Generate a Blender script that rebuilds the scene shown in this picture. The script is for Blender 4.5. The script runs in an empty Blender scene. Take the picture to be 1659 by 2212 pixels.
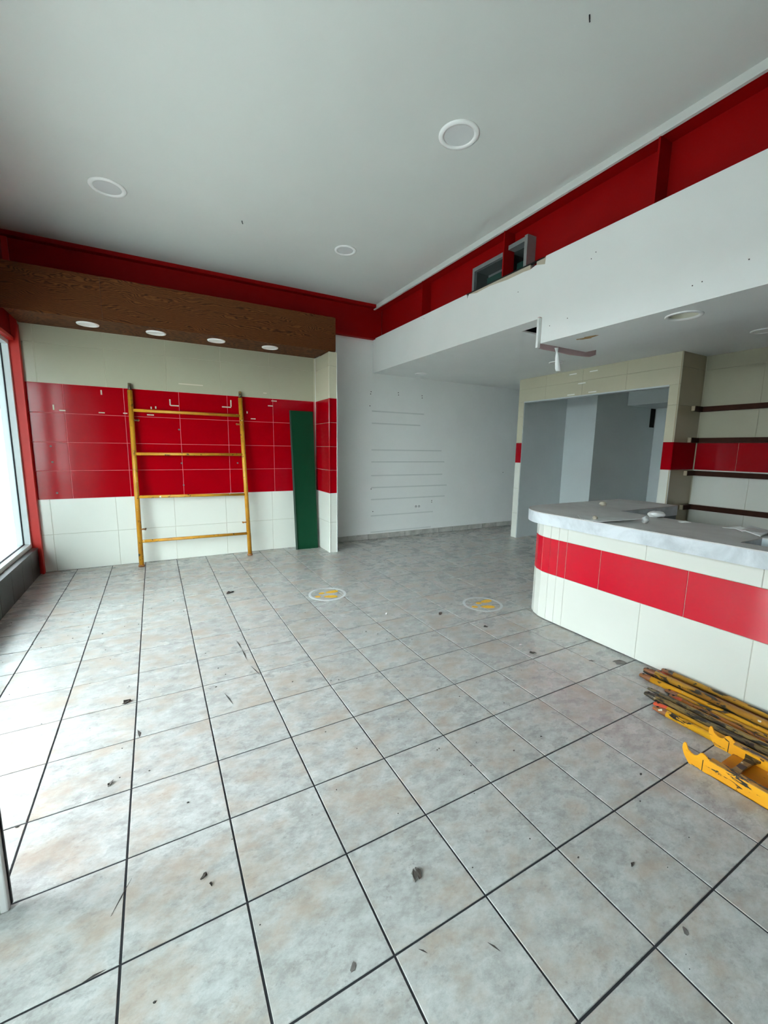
import bpy, bmesh, math, random
from mathutils import Matrix, Vector, Euler
random.seed(11)
T = 1.0 / 3.0            # one floor tile is 1/3 m; the numbers below count floor tiles
SC = bpy.context.scene
COL = SC.collection

# ------------------------------------------------------------------ camera
CAM = (3.4848, -3.4452, 4.1815)
YAW, PITCH, ROLL, FPX = -0.5042, -0.1512, 0.0152, 897.163
def cam_axes():
    cy, sy = math.cos(YAW), math.sin(YAW)
    f = Vector((-sy * math.cos(PITCH), cy * math.cos(PITCH), math.sin(PITCH)))
    r = Vector((cy, sy, 0)); u = r.cross(f)
    c, s = math.cos(ROLL), math.sin(ROLL)
    return c * r + s * u, -s * r + c * u, f
R_, U_, F_ = cam_axes()
cd = bpy.data.cameras.new('camera'); co = bpy.data.objects.new('camera', cd); COL.objects.link(co)
cd.sensor_fit = 'HORIZONTAL'; cd.sensor_width = 36.0; cd.lens = 36.0 * FPX / 1659.0
cd.clip_start = 0.02; cd.clip_end = 200
m = Matrix.Identity(4)
for i in range(3):
    m[i][0], m[i][1], m[i][2], m[i][3] = R_[i], U_[i], -F_[i], CAM[i] * T
co.matrix_world = m
SC.camera = co

# ------------------------------------------------------------------ sky, daylight, exposure
SKY_STRENGTH = 12.0
world = bpy.data.worlds.new('overcast_sky'); SC.world = world; world.use_nodes = True
wn = world.node_tree.nodes; wl = world.node_tree.links
bg = wn['Background']
bg.inputs['Color'].default_value = (0.86, 0.96, 1.0, 1)
bg.inputs['Strength'].default_value = SKY_STRENGTH
SC.view_settings.view_transform = 'Standard'
SC.view_settings.look = 'None'
SC.view_settings.gamma = 1.0
SC.view_settings.use_curve_mapping = False
SC.view_settings.exposure = 1.22
SC.cycles.max_bounces = 12
SC.cycles.diffuse_bounces = 8
SC.cycles.sample_clamp_indirect = 8.0

# ------------------------------------------------------------------ materials
def lin(c):
    c = c / 255.0
    return c / 12.92 if c <= 0.04045 else ((c + 0.055) / 1.055) ** 2.4
def rgb(r, g, b): return (lin(r), lin(g), lin(b), 1.0)
class NT:
    def __init__(s, name):
        s.mat = bpy.data.materials.new(name); s.mat.use_nodes = True
        s.t = s.mat.node_tree; s.n = s.t.nodes; s.l = s.t.links
        s.b = s.n['Principled BSDF']
    def new(s, typ, **kw):
        nd = s.n.new(typ)
        for k, v in kw.items():
            if k in nd.inputs: nd.inputs[k].default_value = v
            else: setattr(nd, k, v)
        return nd
    def link(s, a, ao, b, bi): s.l.new(a.outputs[ao], b.inputs[bi])
    def coord(s, scale=(1, 1, 1), kind='Object', rnd=0.0):
        tc = s.new('ShaderNodeTexCoord'); mp = s.new('ShaderNodeMapping')
        mp.inputs['Scale'].default_value = scale
        s.link(tc, kind, mp, 'Vector')
        if rnd:
            oi = s.new('ShaderNodeObjectInfo'); mu = s.new('ShaderNodeMath', operation='MULTIPLY')
            mu.inputs[1].default_value = rnd
            s.link(oi, 'Random', mu, 0)
            cb = s.new('ShaderNodeCombineXYZ')
            s.link(mu, 0, cb, 0); s.link(mu, 0, cb, 1); s.link(mu, 0, cb, 2)
            s.link(cb, 0, mp, 'Location')
        return mp
    def noise(s, mp, scale, detail=4, rough=0.55, dist=0.0):
        nd = s.new('ShaderNodeTexNoise'); nd.inputs['Scale'].default_value = scale
        nd.inputs['Detail'].default_value = detail; nd.inputs['Roughness'].default_value = rough
        nd.inputs['Distortion'].default_value = dist
        s.link(mp, 0, nd, 'Vector'); return nd
    def ramp(s, src, out, stops):
        r = s.new('ShaderNodeValToRGB'); e = r.color_ramp.elements
        while len(e) < len(stops): e.new(0.5)
        for el, (p, c) in zip(e, stops):
            el.position = p; el.color = c if isinstance(c, tuple) else (c, c, c, 1)
        s.link(src, out, r, 'Fac'); return r
    def mix(s, a, b, fac, mode='MIX'):
        x = s.new('ShaderNodeMixRGB', blend_type=mode)
        for v, i in ((a, 1), (b, 2)):
            if isinstance(v, tuple): x.inputs[i].default_value = v
            else: s.l.new(v.outputs[0], x.inputs[i])
        if isinstance(fac, float): x.inputs[0].default_value = fac
        else: s.l.new(fac.outputs[0], x.inputs[0])
        return x
    def bump(s, src, strength, dist=0.002, out=0):
        b = s.new('ShaderNodeBump'); b.inputs['Strength'].default_value = strength; b.inputs['Distance'].default_value = dist
        s.l.new(src.outputs[out], b.inputs['Height']); s.l.new(b.outputs[0], s.b.inputs['Normal'])
    def col(s, nd): s.l.new(nd.outputs[0], s.b.inputs['Base Color'])
M = {}
def plain(name, c, rough=0.6, metal=0.0, spec=0.5, var=0.06, scale=3.0, bump=0.0, bscale=60.0):
    k = NT(name)
    mp = k.coord()
    nz = k.noise(mp, scale, 3)
    r = k.ramp(nz, 'Fac', [(0.3, tuple(x * (1 - var) for x in c[:3]) + (1,)), (0.7, c)])
    k.col(r)
    k.b.inputs['Roughness'].default_value = rough; k.b.inputs['Metallic'].default_value = metal
    k.b.inputs['Specular IOR Level'].default_value = spec
    if bump:
        nb = k.noise(mp, bscale, 3); k.bump(nb, bump)
    M[name] = k.mat
    return k
plain('ceiling_paint', rgb(206, 208, 204), 0.85, var=0.03, scale=1.5, bump=0.08, bscale=90)
plain('white_paint', rgb(234, 236, 234), 0.7, var=0.04, scale=2.0, bump=0.06, bscale=70)
plain('grey_paint', rgb(200, 207, 208), 0.6, var=0.08, scale=1.2)
plain('red_beam', rgb(152, 0, 3), 0.6, 0.0, 0.15, var=0.12, scale=2.5)
plain('red_column', rgb(214, 40, 28), 0.5, var=0.15, scale=2.5)
plain('red_gloss_lit', rgb(206, 0, 34), 0.09, 0.0, 0.6, var=0.06, scale=2.0)  # glossier red tile, its colour raised for the brighter light at the counter
plain('cream_tile', rgb(198, 193, 169), 0.25, var=0.03, scale=2.0)
plain('tan_shaded', rgb(176, 164, 138), 0.25, var=0.03, scale=2.0)  # cream tile with the shade of the recess side mixed into its colour
plain('cream_tile_shaded', rgb(170, 167, 145), 0.25, var=0.03, scale=2.0)  # darkened cream tile: shade of alcove top and shelf wall in the colour
plain('white_tile', rgb(218, 219, 210), 0.22, var=0.03, scale=2.0)
plain('red_tile', rgb(160, 0, 13), 0.12, 0.0, 0.25, var=0.10, scale=2.0)
plain('tile_bed', rgb(188, 186, 172), 0.9)
plain('red_bed', rgb(214, 120, 122), 0.9)
plain('cream_bed', rgb(184, 179, 156), 0.9)
plain('floor_grout', rgb(34, 35, 40), 0.9, var=0.2, scale=8)
plain('granite', rgb(34, 36, 35), 0.35, var=0.45, scale=40)
plain('white_alu', rgb(225, 235, 236), 0.35, var=0.02)
plain('grey_alu', rgb(196, 196, 194), 0.35, var=0.05)
plain('brown_rail', rgb(110, 98, 90), 0.6)
plain('rubber', rgb(28, 28, 34), 0.7)
plain('green_board', rgb(0, 58, 34), 0.45, 0.0, 0.25, var=0.10, scale=2.0)
plain('green_edge', rgb(40, 62, 50), 0.7)
plain('galvanised', rgb(146, 150, 150), 0.45, metal=0.35, var=0.18, scale=9)
plain('duct_grey', rgb(92, 98, 97), 0.5, 0.3)
plain('duct_green', rgb(10, 62, 54), 0.6)
plain('gypsum', rgb(196, 186, 166), 0.9, var=0.15, scale=6)
plain('torn_brown', rgb(170, 140, 96), 0.9, var=0.3, scale=9)
plain('pink_gypsum', rgb(206, 176, 176), 0.9, var=0.15, scale=5)
plain('white_plastic', rgb(238, 238, 236), 0.35, var=0.01)
plain('lamp_lens', rgb(205, 206, 206), 0.45, var=0.02)
plain('lamp_white', rgb(245, 245, 242), 0.4, var=0.01)
plain('lamp_cream', rgb(206, 202, 184), 0.35, var=0.03)
plain('hole_darkness', rgb(8, 8, 8), 0.95)  # painted darkness for the insides of two holes
plain('dark_slot', rgb(25, 25, 25), 0.8)
plain('shelf_wood', rgb(62, 34, 24), 0.6, 0.0, 0.12, var=0.35, scale=14)
plain('pale_wood', rgb(200, 190, 168), 0.7)
plain('paper', rgb(236, 236, 234), 0.7, var=0.03)
plain('plastic_film', rgb(196, 196, 194), 0.35, var=0.08)
plain('decal_yellow', rgb(232, 178, 36), 0.45, var=0.10, scale=12)
plain('decal_white', rgb(212, 216, 216), 0.45, var=0.08, scale=12)
plain('decal_faded', rgb(202, 206, 206), 0.45, var=0.10, scale=12)
plain('dry_leaf', rgb(62, 54, 48), 0.8, var=0.4, scale=20)
plain('grey_scrap', rgb(112, 108, 104), 0.7, var=0.4, scale=30)
plain('speck', rgb(62, 58, 55), 0.8, var=0.3, scale=20)
plain('facade_grey', rgb(128, 118, 124), 0.8)
plain('asphalt', rgb(130, 132, 132), 0.9)
plain('facade_dull', rgb(96, 88, 84), 0.8)
plain('pavement', rgb(192, 194, 190), 0.8, var=0.15, scale=1.5)
plain('mauve_paint', rgb(95, 88, 94), 0.7, var=0.15, scale=2.0)
plain('sign_yellow', rgb(205, 150, 28), 0.5)
plain('dull_dark', rgb(60, 55, 55), 0.7)
plain('old_paint_line', rgb(211, 215, 213), 0.7)
plain('counter_inside', rgb(120, 122, 122), 0.7, var=0.2, scale=3)

# floor tile: mottled grey-white glaze with warm patches, different on every tile
k = NT('floor_tile')
def soft(nd, lo, hi, a, b):
    r = k.new('ShaderNodeMapRange', interpolation_type='SMOOTHSTEP')
    for q, v in (('From Min', lo), ('From Max', hi), ('To Min', a), ('To Max', b)): r.inputs[q].default_value = v
    k.link(nd, 'Fac', r, 'Value'); return r
mp = k.coord((1, 1.5, 1), rnd=37.0)
mp.inputs['Rotation'].default_value = (0, 0, 0.6)
n1 = k.noise(mp, 13.0, 10, 0.74)
n2 = k.noise(mp, 5.0, 7, 0.66)
n3 = k.noise(mp, 46.0, 6, 0.72)
n4 = k.noise(mp, 8.0, 4, 0.6)
c0 = k.mix(rgb(153, 152, 148), rgb(188, 190, 188), soft(n1, 0.30, 0.70, 0.0, 1.0))
c1 = k.mix(c0, rgb(170, 151, 133), soft(n2, 0.44, 0.70, 0.0, 0.62))
dk = k.mix(soft(n3, 0.50, 0.74, 0.0, 0.55), soft(n4, 0.40, 0.62, 0.15, 1.0), 1.0, 'MULTIPLY')
c2 = k.mix(c1, rgb(120, 114, 108), dk)
oi = k.new('ShaderNodeObjectInfo')
var = k.ramp(oi, 'Random', [(0.0, 0.94), (1.0, 1.0)])
c3 = k.mix(c2, var, 1.0, 'MULTIPLY')
k.col(c3)
k.l.new(soft(n2, 0.3, 0.7, 0.22, 0.36).outputs[0], k.b.inputs['Roughness'])
k.b.inputs['Specular IOR Level'].default_value = 0.4
M['floor_tile'] = k.mat
# skirting tile
k = NT('skirting_tile'); mp = k.coord(rnd=20.0); n1 = k.noise(mp, 9, 5)
k.col(k.ramp(n1, 'Fac', [(0.3, rgb(150, 148, 142)), (0.7, rgb(196, 194, 188))])); k.b.inputs['Roughness'].default_value = 0.4
M['skirting_tile'] = k.mat
# oak veneer
k = NT('oak_veneer')
mp = k.coord((0.55, 1, 2.2))
nd = k.noise(mp, 2.6, 3, 0.5, 0.3)
vm = k.new('ShaderNodeVectorMath', operation='SCALE'); vm.inputs['Scale'].default_value = 0.55
k.link(nd, 'Color', vm, 0)
ad = k.new('ShaderNodeVectorMath', operation='ADD'); k.link(mp, 0, ad, 0); k.link(vm, 0, ad, 1)
wv = k.new('ShaderNodeTexWave', wave_type='BANDS', bands_direction='Z'); wv.inputs['Scale'].default_value = 14.0
wv.inputs['Distortion'].default_value = 2.5; wv.inputs['Detail'].default_value = 4.0; wv.inputs['Detail Scale'].default_value = 2.0
k.link(ad, 0, wv, 'Vector')
fine = k.noise(k.coord((5, 5, 60)), 6, 3)
g = k.ramp(wv, 'Fac', [(0.0, rgb(58, 25, 8)), (0.35, rgb(88, 46, 18)), (0.7, rgb(102, 58, 26)), (1.0, rgb(110, 64, 30))])
g2 = k.ramp(fine, 'Fac', [(0.35, 0.78), (0.6, 1.0)])
k.col(k.mix(g, g2, 1.0, 'MULTIPLY')); k.b.inputs['Roughness'].default_value = 0.55; k.b.inputs['Specular IOR Level'].default_value = 0.2
M['oak_veneer'] = k.mat
# worktop: bare, scratched grey board with a pale painted edge
k = NT('worktop_top'); mp = k.coord((1, 1, 1)); n1 = k.noise(mp, 2.2, 6, 0.6, 0.5); n2 = k.noise(k.coord((1.2, 9, 4)), 4, 5, 0.7)
a = k.ramp(n1, 'Fac', [(0.3, rgb(180, 176, 174)), (0.7, rgb(210, 208, 206))])
b = k.ramp(n2, 'Fac', [(0.66, 0.0), (0.74, 0.6)])
k.col(k.mix(a, rgb(205, 205, 204), b)); k.b.inputs['Roughness'].default_value = 0.55
k.bump(n2, 0.2, 0.002); M['worktop_top'] = k.mat
k = NT('worktop_edge'); mp = k.coord(); n1 = k.noise(mp, 5, 6, 0.65, 0.6); n2 = k.noise(mp, 30, 4, 0.7)
a = k.ramp(n1, 'Fac', [(0.32, rgb(180, 186, 190)), (0.6, rgb(212, 217, 221))]); b = k.ramp(n2, 'Fac', [(0.68, 0.0), (0.76, 0.5)])
k.col(k.mix(a, rgb(140, 142, 144), b)); k.b.inputs['Roughness'].default_value = 0.6
k.bump(n2, 0.15, 0.002); M['worktop_edge'] = k.mat
# chipped yellow enamel on steel
def enamel(name, c1, c2, thr, rough=0.4, tip=False, scale=26, stretch=(1, .35, 1)):
    k = NT(name); mp = k.coord(stretch, rnd=60.0)
    n0 = k.noise(mp, 7, 4); n1 = k.noise(mp, scale, 4, 0.7, 0.8); n2 = k.noise(k.coord((1, 1, 1), rnd=91.0), 22, 2, 0.5)
    a = k.ramp(n0, 'Fac', [(0.3, c2), (0.65, c1)])
    chip = k.ramp(n1, 'Fac', [(thr, 0.0), (thr + 0.02, 1.0)])
    c = k.mix(a, rgb(46, 42, 36), chip)
    wsp = k.ramp(n2, 'Fac', [(0.735, 0.0), (0.745, 1.0)])
    c = k.mix(c, rgb(214, 208, 186), wsp)
    if tip:
        rd = k.ramp(n0, 'Fac', [(0.50, 0.0), (0.54, 1.0)])
        c = k.mix(c, rgb(206, 78, 44), rd)
    k.col(c); k.b.inputs['Roughness'].default_value = rough
    k.bump(chip, 0.3, 0.0008); M[name] = k.mat
enamel('yellow_enamel', rgb(222, 164, 34), rgb(196, 136, 22), 0.60)
enamel('yellow_frame', rgb(206, 148, 36), rgb(178, 118, 26), 0.62)
enamel('ochre_enamel', rgb(196, 146, 44), rgb(140, 96, 34), 0.54)
enamel('brown_enamel', rgb(176, 112, 40), rgb(110, 60, 34), 0.55)
enamel('dull_steel', rgb(150, 124, 70), rgb(84, 78, 62), 0.50)
enamel('red_tip', rgb(170, 112, 56), rgb(96, 56, 44), 0.54, tip=True, scale=16)
enamel('plank_yellow', rgb(238, 168, 26), rgb(226, 152, 24), 0.60, scale=17, stretch=(1, .5, 1.6))
enamel('worn_lip', rgb(214, 150, 40), rgb(120, 96, 50), 0.50, scale=12)
enamel('plank_orange', rgb(206, 130, 22), rgb(170, 100, 18), 0.60, scale=14)
# architectural glass
k = NT('clear_glass')
tr = k.new('ShaderNodeBsdfTransparent'); tr.inputs[0].default_value = (0.93, 0.97, 0.96, 1)
gl = k.new('ShaderNodeBsdfGlossy'); gl.inputs['Roughness'].default_value = 0.02
fr = k.new('ShaderNodeFresnel'); fr.inputs['IOR'].default_value = 1.45
mx = k.new('ShaderNodeMixShader')
ge = k.new('ShaderNodeNewGeometry'); mr = k.new('ShaderNodeMapRange')   # same reflectance on both faces of the pane
mr.inputs['To Min'].default_value = 1.45; mr.inputs['To Max'].default_value = 1 / 1.45
k.link(ge, 'Backfacing', mr, 'Value'); k.link(mr, 0, fr, 'IOR')
k.link(fr, 0, mx, 0); k.link(tr, 0, mx, 1); k.link(gl, 0, mx, 2)
k.link(mx, 0, k.n['Material Output'], 'Surface'); k.n.remove(k.b)
M['clear_glass'] = k.mat

# ------------------------------------------------------------------ helpers
ORG = {}
def tag(o, label=None, cat=None, group=None, kind=None):
    if label: o['label'] = label
    if cat: o['category'] = cat
    if group: o['group'] = group
    if kind: o['kind'] = kind
    return o
def link_obj(name, me, parent=None):
    o = bpy.data.objects.new(name, me); COL.objects.link(o)
    if parent is not None: o.parent = parent
    return o
def thing(name, loc, label, cat, group=None):
    o = bpy.data.objects.new(name, None); COL.objects.link(o)
    o.empty_display_size = 0.05
    o.location = Vector(loc) * T; ORG[o.name] = Vector(loc)
    return tag(o, label, cat, group)
class MB:
    def __init__(s): s.v = []; s.f = []; s.sm = []
    def add(s, vs, fs, smooth=False):
        b = len(s.v); s.v += [tuple(x) for x in vs]
        s.f += [tuple(b + i for i in f) for f in fs]; s.sm += [smooth] * len(fs)
        return s
    def box(s, x0, x1, y0, y1, z0, z1):
        return s.add([(x0, y0, z0), (x1, y0, z0), (x1, y1, z0), (x0, y1, z0), (x0, y0, z1), (x1, y0, z1), (x1, y1, z1), (x0, y1, z1)],
                     [(3, 2, 1, 0), (4, 5, 6, 7), (0, 1, 5, 4), (1, 2, 6, 5), (2, 3, 7, 6), (3, 0, 4, 7)])
    def prism(s, poly, axis, a0, a1, caps=True):
        """poly: 2-D outline; axis x -> (y,z), y -> (x,z), z -> (x,y)"""
        def p(q, a): return {'x': (a, q[0], q[1]), 'y': (q[0], a, q[1]), 'z': (q[0], q[1], a)}[axis]
        n = len(poly)
        vs = [p(q, a0) for q in poly] + [p(q, a1) for q in poly]
        fs = [(i, (i + 1) % n, n + (i + 1) % n, n + i) for i in range(n)]
        if caps: fs += [tuple(range(n - 1, -1, -1)), tuple(range(n, 2 * n))]
        return s.add(vs, fs)
    def tube(s, p0, p1, r0, r1=None, n=12, caps=True):
        p0, p1 = Vector(p0), Vector(p1); r1 = r0 if r1 is None else r1
        d = (p1 - p0).normalized(); a = d.orthogonal().normalized(); b = d.cross(a)
        vs = []
        for p, r in ((p0, r0), (p1, r1)):
            for i in range(n):
                t = 2 * math.pi * i / n
                vs.append(p + (a * math.cos(t) + b * math.sin(t)) * r)
        s.add(vs, [(i, (i + 1) % n, n + (i + 1) % n, n + i) for i in range(n)], True)
        if caps:
            k0 = len(s.v) - 2 * n
            s.f += [tuple(k0 + i for i in range(n - 1, -1, -1)), tuple(k0 + n + i for i in range(n))]; s.sm += [False, False]
        return s
    def lathe(s, c, prof, n=40, smooth=True):
        """prof: (radius, dz) list about a vertical axis through c"""
        vs = []; fs = []
        for r, dz in prof:
            for i in range(n):
                t = 2 * math.pi * i / n
                vs.append((c[0] + r * math.cos(t), c[1] + r * math.sin(t), c[2] + dz))
        for j in range(len(prof) - 1):
            for i in range(n):
                fs.append((j * n + i, j * n + (i + 1) % n, (j + 1) * n + (i + 1) % n, (j + 1) * n + i))
        return s.add(vs, fs, smooth)
    def disc(s, c, r, n=40, ry=None, rot=0.0, th=0.0):
        ry = r if ry is None else ry
        pl = []
        for i in range(n):
            t = 2 * math.pi * i / n
            x, y = r * math.cos(t), ry * math.sin(t)
            pl.append((c[0] + x * math.cos(rot) - y * math.sin(rot), c[1] + x * math.sin(rot) + y * math.cos(rot)))
        return s.prism(pl, 'z', c[2], c[2] + (th or 0.004))
    def build(s, name, mat, parent=None, org=None, bevel=0.0, recalc=True):
        o0 = Vector((0, 0, 0))
        if parent is not None: o0 = ORG.get(parent.name, o0)
        elif org is not None: o0 = Vector(org)
        me = bpy.data.meshes.new(name)
        me.from_pydata([(Vector(q) - o0) * T for q in s.v], [], s.f)
        me.polygons.foreach_set('use_smooth', s.sm)
        if recalc:
            bm = bmesh.new(); bm.from_mesh(me); bmesh.ops.recalc_face_normals(bm, faces=bm.faces); bm.to_mesh(me); bm.free()
        for mm in (mat if isinstance(mat, (list, tuple)) else [mat]): me.materials.append(M[mm])
        o = link_obj(name, me, parent)
        if parent is None and org is not None: o.location = o0 * T
        if parent is None: ORG[o.name] = o0
        if bevel:
            bv = o.modifiers.new('edge', 'BEVEL'); bv.width = bevel * T; bv.segments = 2; bv.limit_method = 'ANGLE'
        return o
def struct(name, mb, mat, label, bevel=0.0):
    return tag(mb.build(name, mat, bevel=bevel), label, kind='structure')

PANELS = {}
def panel_mesh(name, a, b, t, ch, mat):
    key = (name, round(a, 4), round(b, 4), t, ch, mat)
    if key in PANELS: return PANELS[key]
    h, w = a / 2, b / 2
    vs = []
    for (dx, z) in ((0, 0), (0, t - ch), (ch, t)):
        vs += [(-h + dx, -w + dx, z), (h - dx, -w + dx, z), (h - dx, w - dx, z), (-h + dx, w - dx, z)]
    fs = [(8, 9, 10, 11), (3, 2, 1, 0)]
    for j in (0, 4):
        for i in range(4): fs.append((j + i, j + (i + 1) % 4, j + 4 + (i + 1) % 4, j + 4 + i))
    me = bpy.data.meshes.new(name); me.from_pydata([Vector(v) * T for v in vs], [], fs); me.materials.append(M[mat])
    PANELS[key] = me
    return me
AX = {'-x': ((0, -1, 0), (0, 0, 1), (-1, 0, 0)), '+x': ((0, 1, 0), (0, 0, 1), (1, 0, 0)),
      '-y': ((1, 0, 0), (0, 0, 1), (0, -1, 0)), '+y': ((-1, 0, 0), (0, 0, 1), (0, 1, 0)), '+z': ((1, 0, 0), (0, 1, 0), (0, 0, 1))}
def panel(parent, name, face, c, a0, a1, b0, b1, mat, t=0.03, gap=0.006, ch=0.008):
    """one tile: c = plane of its back; a along the wall, b up (or y)"""
    me = panel_mesh(name, abs(a1 - a0) - 2 * gap, abs(b1 - b0) - 2 * gap, t, ch, mat)
    o = link_obj(name, me, parent)
    am, bm_ = (a0 + a1) / 2, (b0 + b1) / 2
    p = {'x': (c, am, bm_), 'y': (am, c, bm_), 'z': (am, bm_, c)}[face[1]]
    u, v, w = AX[face]
    mt = Matrix.Identity(4)
    off = ORG.get(parent.name, Vector((0, 0, 0)))
    for i in range(3):
        mt[i][0], mt[i][1], mt[i][2], mt[i][3] = u[i], v[i], w[i], (p[i] - off[i]) * T
    o.matrix_local = mt
    return o
def tile_rows(parent, face, c, rows, spans, t=0.03, gap=0.006):
    """rows: (z0, z1, material); spans: material-> list of joints along the wall"""
    c = c + (.02 if face[0] == '-' else -.02)
    for z0, z1, mt in rows:
        js = spans['red_tile' if mt == 'red_tile' else 'cream_tile']
        for a0, a1 in zip(js[:-1], js[1:]):
            panel(parent, 'wall_tile', face, c, a0, a1, z0, z1, mt, t, gap)

# ================================================================== STRUCTURE
YB, XF, ZC = 13.43, 12.12, 10.2
# ---- floor: grout bed, then one object per tile
floor = struct('floor', MB().box(-0.3, 28, -7, 14, -0.4, -0.008), 'floor_grout', 'mottled grey square floor tiles with dark joints')
def to_px(x, y, z=0.0):
    d = Vector((x, y, z)) - Vector(CAM)
    q = d.dot(F_)
    if q < 0.05: return None
    return 829.5 + FPX * d.dot(R_) / q, 1106 - FPX * d.dot(U_) / q
near, rest = [], []
for i in range(0, 28):
    for j in range(-7, 14):
        x0, x1, y0, y1 = max(i, 0.03), i + 1, j, min(j + 1, 13.42)
        vis = False
        for a in (0.02, .5, .98):
            for b in (0.02, .5, .98):
                q = to_px(x0 + (x1 - x0) * a, y0 + (y1 - y0) * b)
                if q and -20 < q[0] < 1679 and 1120 < q[1] < 2232: vis = True
        if x0 >= 12 and y1 <= 4.1: vis = False          # behind the counter
        if y0 < 11.5 and x0 > 18.9: vis = False
        dist = (x0 + .5 - CAM[0]) ** 2 + (y0 + .5 - CAM[1]) ** 2
        (near if vis else rest).append((dist, x0, x1, y0, y1))
near.sort(); rest += near[290:]; near = near[:290]
for d, x0, x1, y0, y1 in near:
    o = panel(floor, 'floor_tile', '+z', -0.034 + random.uniform(-.0012, .0012), x0, x1, y0, y1, 'floor_tile', 0.034, 0.0095, 0.004)
mb = MB()
for d, x0, x1, y0, y1 in rest:
    if x0 >= 13 and y1 <= 2.9: continue
    mb.box(x0 + .01, x1 - .01, y0 + .01, y1 - .01, -0.034, 0)
o = mb.build('floor_tiles', 'floor_tile', floor); o['kind'] = 'stuff'

# ---- ceiling over the public side, its white edge strip, the lower ceiling behind the fascia
struct('ceiling', MB().box(-0.3, 12.16, -7, 13.9, ZC, ZC + .3), 'ceiling_paint', 'plain pale grey plaster ceiling over the tiled room')
struct('trim_1', MB().box(12.10, 12.17, -7, 13.36, 10.04, 10.201), 'ceiling_paint', 'white plaster edge strip between ceiling and red steel beam')
lowc = MB()
hx0, hx1, hy0, hy1 = 12.62, 13.36, 4.3, 5.38      # opening torn in it beside the lowered box
lowc.box(12.2, 28, hy1, 13.9, 7.45, 7.49); lowc.box(12.2, hx0, hy0, hy1, 7.45, 7.49); lowc.box(hx1, 28, hy0, hy1, 7.45, 7.49); lowc.box(12.2, 28, -7, hy0, 7.45, 7.49)
lc = tag(lowc.build('ceiling', 'white_paint'), 'lower white ceiling behind the fascia, with a square hole beside the lowered box', kind='structure')
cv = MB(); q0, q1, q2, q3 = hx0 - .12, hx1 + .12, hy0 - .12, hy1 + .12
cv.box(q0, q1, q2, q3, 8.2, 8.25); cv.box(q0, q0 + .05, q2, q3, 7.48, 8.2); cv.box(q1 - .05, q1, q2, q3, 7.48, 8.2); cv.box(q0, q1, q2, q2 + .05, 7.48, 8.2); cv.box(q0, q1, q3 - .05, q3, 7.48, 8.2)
cv.build('cavity_darkener', 'hole_darkness', lc)  # added black box that paints the darkness inside the torn opening
# roof closing the void above the lower ceiling
struct('ceiling_roof', MB().box(12.16, 28, -7, 13.9, ZC + .02, ZC + .3), 'dull_dark', 'roof slab over the red steel beams')

# ---- walls
wb = struct('wall_back', MB().box(-0.3, 28, YB, 13.9, 0, ZC), 'white_paint', 'back wall, red and cream tiles in the alcove and bare white plaster beyond')
MB().box(.12, 9.46, YB - .003, YB + .01, 0, 2.4).build('tile_bed', 'tile_bed', wb)
MB().box(.12, 9.46, YB - .003, YB + .01, 2.4, 6.06).build('tile_bed', 'red_bed', wb)
MB().box(.12, 9.46, YB - .003, YB + .01, 6.06, 7.8).build('tile_bed', 'cream_bed', wb)
WJ = [0.13, 0.45, 2.245, 4.035, 5.815, 7.6, 9.4]
RJ = [0.13, 1.07, 2.71, 4.38, 6.01, 7.715, 9.4]
RROWS = [(2.40 + .915 * i, 2.40 + .915 * (i + 1), 'red_tile') for i in range(4)]
tile_rows(wb, '-y', YB, [(0.0, 1.24, 'white_tile'), (1.24, 2.40, 'white_tile')] + RROWS + [(6.06, 7.25, 'cream_tile_shaded'), (7.25, 7.76, 'cream_tile_shaded')],
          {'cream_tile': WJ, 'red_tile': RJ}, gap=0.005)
def mark(x0, x1, z0, z1): MB().box(x0, x1, YB - .018, YB - .009, z0, z1).build('adhesive_mark', 'pale_wood', wb)
for x, z0, z1 in ((.79, 5.24, 5.40), (2.09, 5.80, 5.95), (4.095, 5.58, 5.79), (6.14, 5.66, 5.90), (3.64, 5.44, 5.52), (3.50, 5.42, 5.50), (6.72, 5.44, 5.52)):
    mark(x - .02, x + .02, z0, z1)
for x0, x1, z in ((.93, 1.09, 5.235), (1.97, 2.14, 5.22), (2.66, 2.78, 5.235), (3.36, 3.57, 5.22), (4.10, 4.37, 5.58), (5.82, 6.14, 5.635), (7.66, 7.87, 5.975), (7.52, 7.71, 5.78), (6.85, 7.03, 5.25), (4.4, 5.2, 6.35), (7.35, 7.48, 6.25)):
    mark(x0, x1, z - .018, z + .018)
for x, z in ((.62, 4.1), (.62, 3.6), (.66, 2.6), (4.33, 4.75), (4.34, 3.9), (4.35, 3.55), (4.38, 2.75), (6.3, 3.55)):
    MB().tube((x, YB - .02, z), (x, YB - .005, z), .032, n=8).build('plug_hole', 'grey_scrap', wb)
# faint ridges of old paint where shelves were, on the white plaster
for x0, x1, z in ((12.1, 14.9, 5.83), (12.1, 14.7, 5.30), (12.1, 16.0, 4.12), (12.1, 16.2, 3.58), (12.1, 16.1, 2.96), (12.1, 16.4, 2.41), (12.1, 16.3, 1.86), (12.1, 15.6, 1.10), (12.1, 15.5, .33)):
    MB().box(x0, x1, YB - .0025, YB + .01, z - .03, z + .03).build('paint_ridge', 'old_paint_line', wb)
mb = MB()
for x, z in ((12.05, 6.66), (12.03, 6.56), (13.45, 6.72), (13.46, 6.62), (14.75, 6.68), (14.76, 6.58), (12.0, 6.05), (12.1, 2.35), (12.2, 1.3), (15.5, 1.66), (15.5, 1.58), (20.2, 3.0)):
    mb.tube((x, YB - .012, z), (x, YB + .01, z), .022, n=6)
o = mb.build('screw_holes', 'speck', wb); o['kind'] = 'stuff'

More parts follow.
